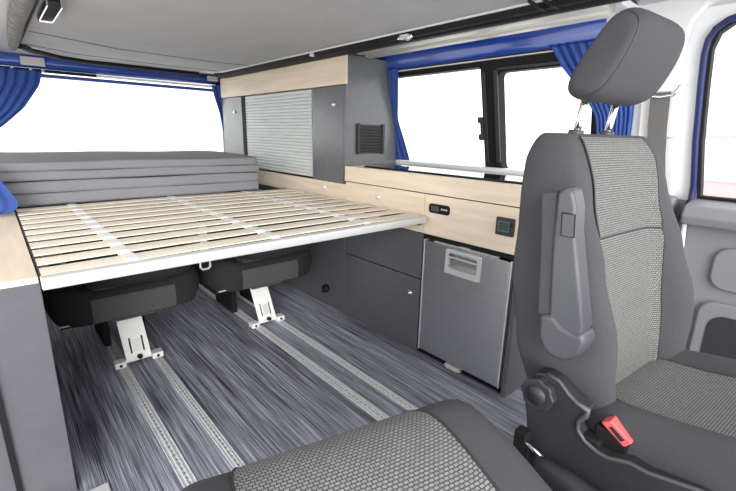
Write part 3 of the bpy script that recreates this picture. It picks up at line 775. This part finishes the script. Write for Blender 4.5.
def backrest(F, t):
    HB, HT = .44, 1.062
    def fv(w_): return (w_ - .5) * .20 + .0
    def prm(s):
        w_ = HB + (HT - HB) * s
        hw = lerp_tab([(0, .150), (.12, .205), (.30, .238), (.5, .243), (.72, .232), (.9, .216), (1, .204)], s)
        b = lerp_tab([(0, .02), (.15, .055), (.4, .072), (.6, .052), (.8, .024), (1, .006)], s)
        th = lerp_tab([(0, .10), (.15, .145), (.5, .140), (.8, .118), (1, .100)], s)
        f = fv(w_); e = 1
        if s > .90: q = (s - .90) / .10; e = math.sqrt(max(0, 1 - q * q))
        if s < .08: q = (.08 - s) / .08; e = math.sqrt(max(.15, 1 - q * q))
        k = .45 + .55 * e
        mid = f + th / 2
        return w_, hw * (.91 + .09 * e), b * e, mid - th / 2 * k, mid + th / 2 * k
    def ctrl(s):
        w_, hw, b, f, r = prm(s)
        return [(0, f), (.35, f - b * .02), (.56, f - b * .12), (.70, f - b * .75), (.84, f - b), (.95, f - b * .55), (1.0, f + .03), (.985, f + (r - f) * .7), (.90, r - .008), (.5, r)], w_, hw, r
    def ring(s):
        c, w_, hw, r = ctrl(s)
        full = [(a * hw, q) for a, q in c] + [(0, r)] + [(-a * hw, q) for a, q in c[:0:-1]]
        p = crv(full, 88); p = p[44:] + p[:44]
        return [F(a, q, w_) for a, q in p]
    ss = [.0] + [.08 * (1 - math.cos(k / 6 * PI / 2)) for k in range(1, 7)] + [.08 + .82 * i / 24 for i in range(1, 25)] + [.9 + .1 * math.sin(k / 10 * PI / 2) for k in range(1, 11)]
    loft('backrest', [ring(s) for s in ss], M['fab'], t)
    rows = {0: [], 1: []}
    for s in ss:
        if s > .992 or s < .05: continue
        c, w_, hw, r = ctrl(s)
        ins = lerp_tab([(0, .60), (.4, .60), (.7, .66), (1, .74)], s)
        pts = [(-c[1][0], c[1][1])] + c
        row = []
        for k in range(25):
            a = -1 + 2 * k / 24; x = abs(a) * ins
            for j in range(1, len(pts) - 2):
                if x <= pts[j + 1][0] + 1e-9:
                    u = (x - pts[j][0]) / (pts[j + 1][0] - pts[j][0]); q = [pts[j - 1][1], pts[j][1], pts[j + 1][1], pts[j + 2][1]]
                    z = .5 * (2 * q[1] + (-q[0] + q[2]) * u + (2 * q[0] - 5 * q[1] + 4 * q[2] - q[3]) * u * u + (-q[0] + 3 * q[1] - 3 * q[2] + q[3]) * u ** 3); break
            groove = .004 * math.exp(-((s - .66) / .012) ** 2)
            row.append(F(math.copysign(x, a) * hw, z - .0035 + groove, w_))
        rows[0 if s <= .665 else 1].append(row)
    rows[1].insert(0, rows[0][-1])
    loft('patterned_lower_panel', rows[0], M['weave'], t, closed=False)
    loft('patterned_upper_panel', rows[1], M['weave'], t, closed=False)
    bm = bmesh.new(); tube(bm, rows[0][-1], .0022, 6); fin(bm, 'cross_seam', M['dark'], t)
    for i in (0, -1):
        bm = bmesh.new(); tube(bm, [r[i] for r in rows[0] + rows[1][1:]], .0018, 6); fin(bm, 'seam_piping', M['dark'], t)

def headrest(F, t):
    # tilted block: side outline in (v, w)
    out = [(.128, 1.135), (.138, 1.158), (.118, 1.205), (.082, 1.262), (.058, 1.288), (.030, 1.292), (.004, 1.268), (.010, 1.225), (.034, 1.172), (.060, 1.138), (.092, 1.126)]
    o2 = crv(out, 44); cx = sum(a for a, b in o2) / 44; cy = sum(b for a, b in o2) / 44
    rings = []
    for k in range(25):
        a = -1 + 2 * k / 24
        u = math.sin(a * PI / 2) if abs(a) > .0 else 0
        e = (1 - abs(u) ** 6) ** .4 if abs(u) < 1 else 0
        sc = .55 + .45 * e
        hw = .128
        rings.append([F(u * hw * (1 - .10 * (q - 1.12) / .17), .048 + cx + (p - cx) * sc, cy + (q - cy) * (.62 + .38 * e)) for p, q in o2])
    h = loft('headrest', rings, M['fab'], t)
    for sg in (-1, 1):
        r = rings[3 if sg < 0 else -4]
        bm = bmesh.new(); tube(bm, [r[i] for i in range(18, 41)], .0016, 6); fin(bm, 'headrest_seam', M['dark'], h)
    for u in (-.070, .070):
        bm = bmesh.new(); tube(bm, [F(u, .172, 1.03), F(u, .164, 1.10), F(u, .155, 1.17)], .0078, 12); fin(bm, 'headrest_post', M['chrome'], t, smooth=True)
        bm = bmesh.new(); tube(bm, [F(u, .170, 1.058), F(u, .169, 1.070)], [.017, .015], 16); fin(bm, 'post_collar', M['greyp'], t, smooth=True, bevel=.0)

F = Frame(1.022, .240, math.radians(-5))
t = thing('driver_seat', 'grey driver seat with patterned centre, headrest and folded-up armrest', 'car seat', (1.005, .262, 0))
cushion(F, t, hw=.230, wb=.533, wf=.588, ins=.62); backrest(F, t); headrest(F, t)
# armrest folded up along the inboard side
def SX(x): return lambda a, b, tt: Vector((x - tt, a, b))
def sc(poly, x): # outline measured in the plane x=.8, moved to plane x
    k = x / .8
    return [(a * k, 1.05 - (1.05 - b) * k) for a, b in poly]
xa = .742
bm = bmesh.new()
prism(bm, sc([(.363, .952), (.349, .965), (.334, .958), (.325, .93), (.319, .88), (.300, .80), (.276, .70), (.292, .66), (.345, .69), (.352, .76), (.360, .86)], xa), SX(xa), -.045, 0)
ar = fin(bm, 'armrest', M['greyp'], t, bevel=.010, seg=4)
bm = bmesh.new()
prism(bm, sc([(.396, .948), (.362, .954), (.350, .86), (.342, .76), (.336, .695), (.372, .698), (.378, .78), (.387, .87)], xa + .005), SX(xa + .005), -.04, 0)
fin(bm, 'armrest_pad', M['fab'], ar, bevel=.007, seg=3)
bm = bmesh.new()
prism(bm, sc([(.366, .700), (.340, .708), (.318, .690), (.295, .684), (.278, .692), (.270, .672), (.276, .645), (.296, .622), (.325, .614), (.350, .628), (.364, .655)], xa - .004), SX(xa - .004), -.055, 0)
fin(bm, 'armrest_pivot', M['greyp'], ar, bevel=.010, seg=4)
bm = bmesh.new(); prism(bm, sc([(.346, .915), (.322, .915), (.318, .872), (.342, .872)], xa - .001), SX(xa - .001), 0, .003)
fin(bm, 'armrest_button', M['greyp'], ar, bevel=.001)
bm = bmesh.new(); tube(bm, [SX(xa - .0035)(a, b, 0) for a, b in sc([(.346, .915), (.322, .915), (.318, .872), (.342, .872), (.346, .915)], xa - .001)], .0012, 6)
fin(bm, 'button_gap', M['black'], ar)
# side cover with recline knob
xs = .765
tr = [(.378, .517), (.370, .548), (.352, .572), (.330, .580), (.304, .574), (.285, .556), (.266, .545), (.243, .540), (.246, .528), (.258, .508), (.256, .488), (.240, .472), (.215, .463), (.195, .463), (.160, .476), (.130, .475), (.058, .492), (-.20, .52)]
low = [(-.20, .26), (.30, .26), (.345, .36), (.366, .47)]
bm = bmesh.new(); prism(bm, sc(tr + low, xs), SX(xs), -.035, 0); cov = fin(bm, 'side_cover', M['dark'], t, bevel=.004, seg=3)
bm = bmesh.new(); tube(bm, [SX(xs)(a, b, .0) for a, b in sc(tr[3:], xs)], [.0042] * 4 + [.0065] * 2 + [.0042] * (len(tr) - 9), 8); fin(bm, 'cover_edge', M['greyp'], cov, smooth=True)
bm = bmesh.new(); kc = sc([(.338, .535)], xs)[0]
kp = []
for i in range(48):
    a = 2 * PI * i / 48; r = .033 + .0018 * math.cos(8 * a); kp.append((kc[0] + r * math.cos(a), kc[1] + r * math.sin(a)))
prism(bm, kp, SX(xs), 0, .022)
kn = fin(bm, 'recline_knob', M['dark'], t, bevel=.004, seg=3)
bm = bmesh.new(); tube(bm, [Vector((xs - .022, kc[0], kc[1])), Vector((xs - .025, kc[0], kc[1]))], .020, 24); fin(bm, 'knob_cap', M['dark'], kn, smooth=True)
# base
bm = bmesh.new(); box(bm, .800, 1.22, -.22, .36, .02, .385); fin(bm, 'seat_base', M['dark'], t, bevel=.02, seg=3)
# buckle
bk = boxo('belt_buckle', (.79, .825,   .165, .225, .43, .525), M['black'], t, bevel=.005)
bm = bmesh.new(); prism(bm, sc([(.216, .536), (.200, .548), (.160, .524), (.172, .508)], .80), lambda a, b, tt: Vector((.80 - tt, a, b)), -.03, .012)
rd = fin(bm, 'release_button', M['red'], bk, bevel=.003)
bm = bmesh.new(); prism(bm, sc([(.200, .535), (.195, .539), (.172, .524), (.178, .518)], .80), lambda a, b, tt: Vector((.80 - tt, a, b)), .0125, .0135)
fin(bm, 'button_slot', M['dark'], rd)
boxo('buckle_body', (.770, .800, .205, .262, .425, .505), M['black'], bk, bevel=.006)

# passenger seat, swivelled to face the back
F2 = Frame(.262, .045, math.radians(180 - 13.5))
t = thing('passenger_seat', 'grey patterned front seat cushion in the foreground, turned towards the bed', 'car seat', (.352, .02, 0))
cushion(F2, t, wm='weavep', L=.50, wf=.555, wb=.50, hw=.278, ins=.63)
bm = bmesh.new(); prism(bm, [(-.19, -.40), (.19, -.40), (.19, .02), (-.19, .02)], lambda a, b, tt: F2(a, b, tt), .02, .385); fin(bm, 'seat_base', M['dark'], t, bevel=.02, seg=3)

# lever and bracket between the seats
t = thing('floor_lever', 'dark rounded lever with chrome pin between the two front seats', 'lever', (.9, .3, .2))
bm = bmesh.new(); tube(bm, [(.722, .300, .431), (.721, .290, .431), (.720, .27, .430), (.719, .235, .428), (.718, .20, .424), (.716, .13, .415), (.71, .03, .405)], [.010, .016, .020, .022, .023, .024, .024], 16); fin(bm, 'lever_grip', M['dark'], t, smooth=True)
bm = bmesh.new(); tube(bm, [(.736, .335, .452), (.730, .288, .440)], .0045, 10); fin(bm, 'pin', M['chrome'], t, smooth=True)
bm = bmesh.new(); box(bm, .730, .756, .326, .352, .425, .468); tube(bm, [(.742, .336, .02), (.742, .336, .43)], .012, 8); fin(bm, 'bracket', M['black'], t, bevel=.003)

# ------------------------------------------------------------------ seat belt on the pillar
t = thing('seat_belt', 'grey seat belt running down from a white pillar anchor behind the headrest', 'seat belt', (1.78, .5, 1.2))
bm = bmesh.new()
rows = [(.497, 1.235, .055), (.497, 1.20, .056), (.496, 1.10, .056), (.490, 1.00, .055), (.478, .90, .06), (.462, .80, .07), (.45, .65, .08)]
V = []
for y, z, tt in rows:
    V.append([bm.verts.new(WF(y + .030, z, tt)), bm.verts.new(WF(y - .030, z, tt))])
for A, B in zip(V, V[1:]): bm.faces.new((A[0], A[1], B[1], B[0]))
o = fin(bm, 'webbing', M['belt'], t); md = o.modifiers.new('s', 'SOLIDIFY'); md.thickness = .002
bm = bmesh.new(); prism(bm, rrect(.455, .540, 1.215, 1.262, .02), WF, .03, .068); fin(bm, 'anchor_cover', M['whitep'], t, bevel=.008, seg=3)
bm = bmesh.new(); tube(bm, [WF(a, b, .062) for a, b in ((.545, 1.225), (.535, 1.205), (.497, 1.200), (.458, 1.205), (.440, 1.235))], .006, 10); fin(bm, 'anchor_ring', M['chrome'], t, smooth=True)
bm = bmesh.new(); prism(bm, rrect(.438, .560, 1.065, 1.25, .008), WF, .0305, .042); fin(bm, 'height_adjuster_plate', M['whitep'], t, bevel=.003)

# ------------------------------------------------------------------ pale vehicle outside
t = thing('parked_car', 'pale pink car parked outside, seen through the driver door window', 'car', (6.2, 1.2, -.6))
prof = [(-2.0, -.25), (-2.05, .2), (-1.9, .45), (-1.0, .6), (-.4, 1.15), (1.0, 1.2), (1.7, .72), (2.1, .6), (2.15, -.2)]
bm = bmesh.new(); prism(bm, [(a * 1.05 + .4, b) for a, b in prof], lambda a, b, tt: Vector((6.2 + tt, a, b)), -.85, .85); fin(bm, 'body', M['pink'], t, bevel=.08, seg=4)
bm = bmesh.new(); prism(bm, [(-.55, .66), (-.10, 1.08), (1.35, 1.10), (1.85, .70)], lambda a, b, tt: Vector((5.345 - tt, a, b)), 0, .01); fin(bm, 'side_glass', M['silver'], t)
for y in (-.95, 1.75):
    bm = bmesh.new(); tube(bm, [(5.34, y, -.27), (5.52, y, -.27)], .32, 28); wl_ = fin(bm, 'wheel', M['black'], t, smooth=True)
    bm = bmesh.new(); tube(bm, [(5.325, y, -.27), (5.345, y, -.27)], .20, 20); fin(bm, 'hub', M['silver'], wl_, smooth=True)
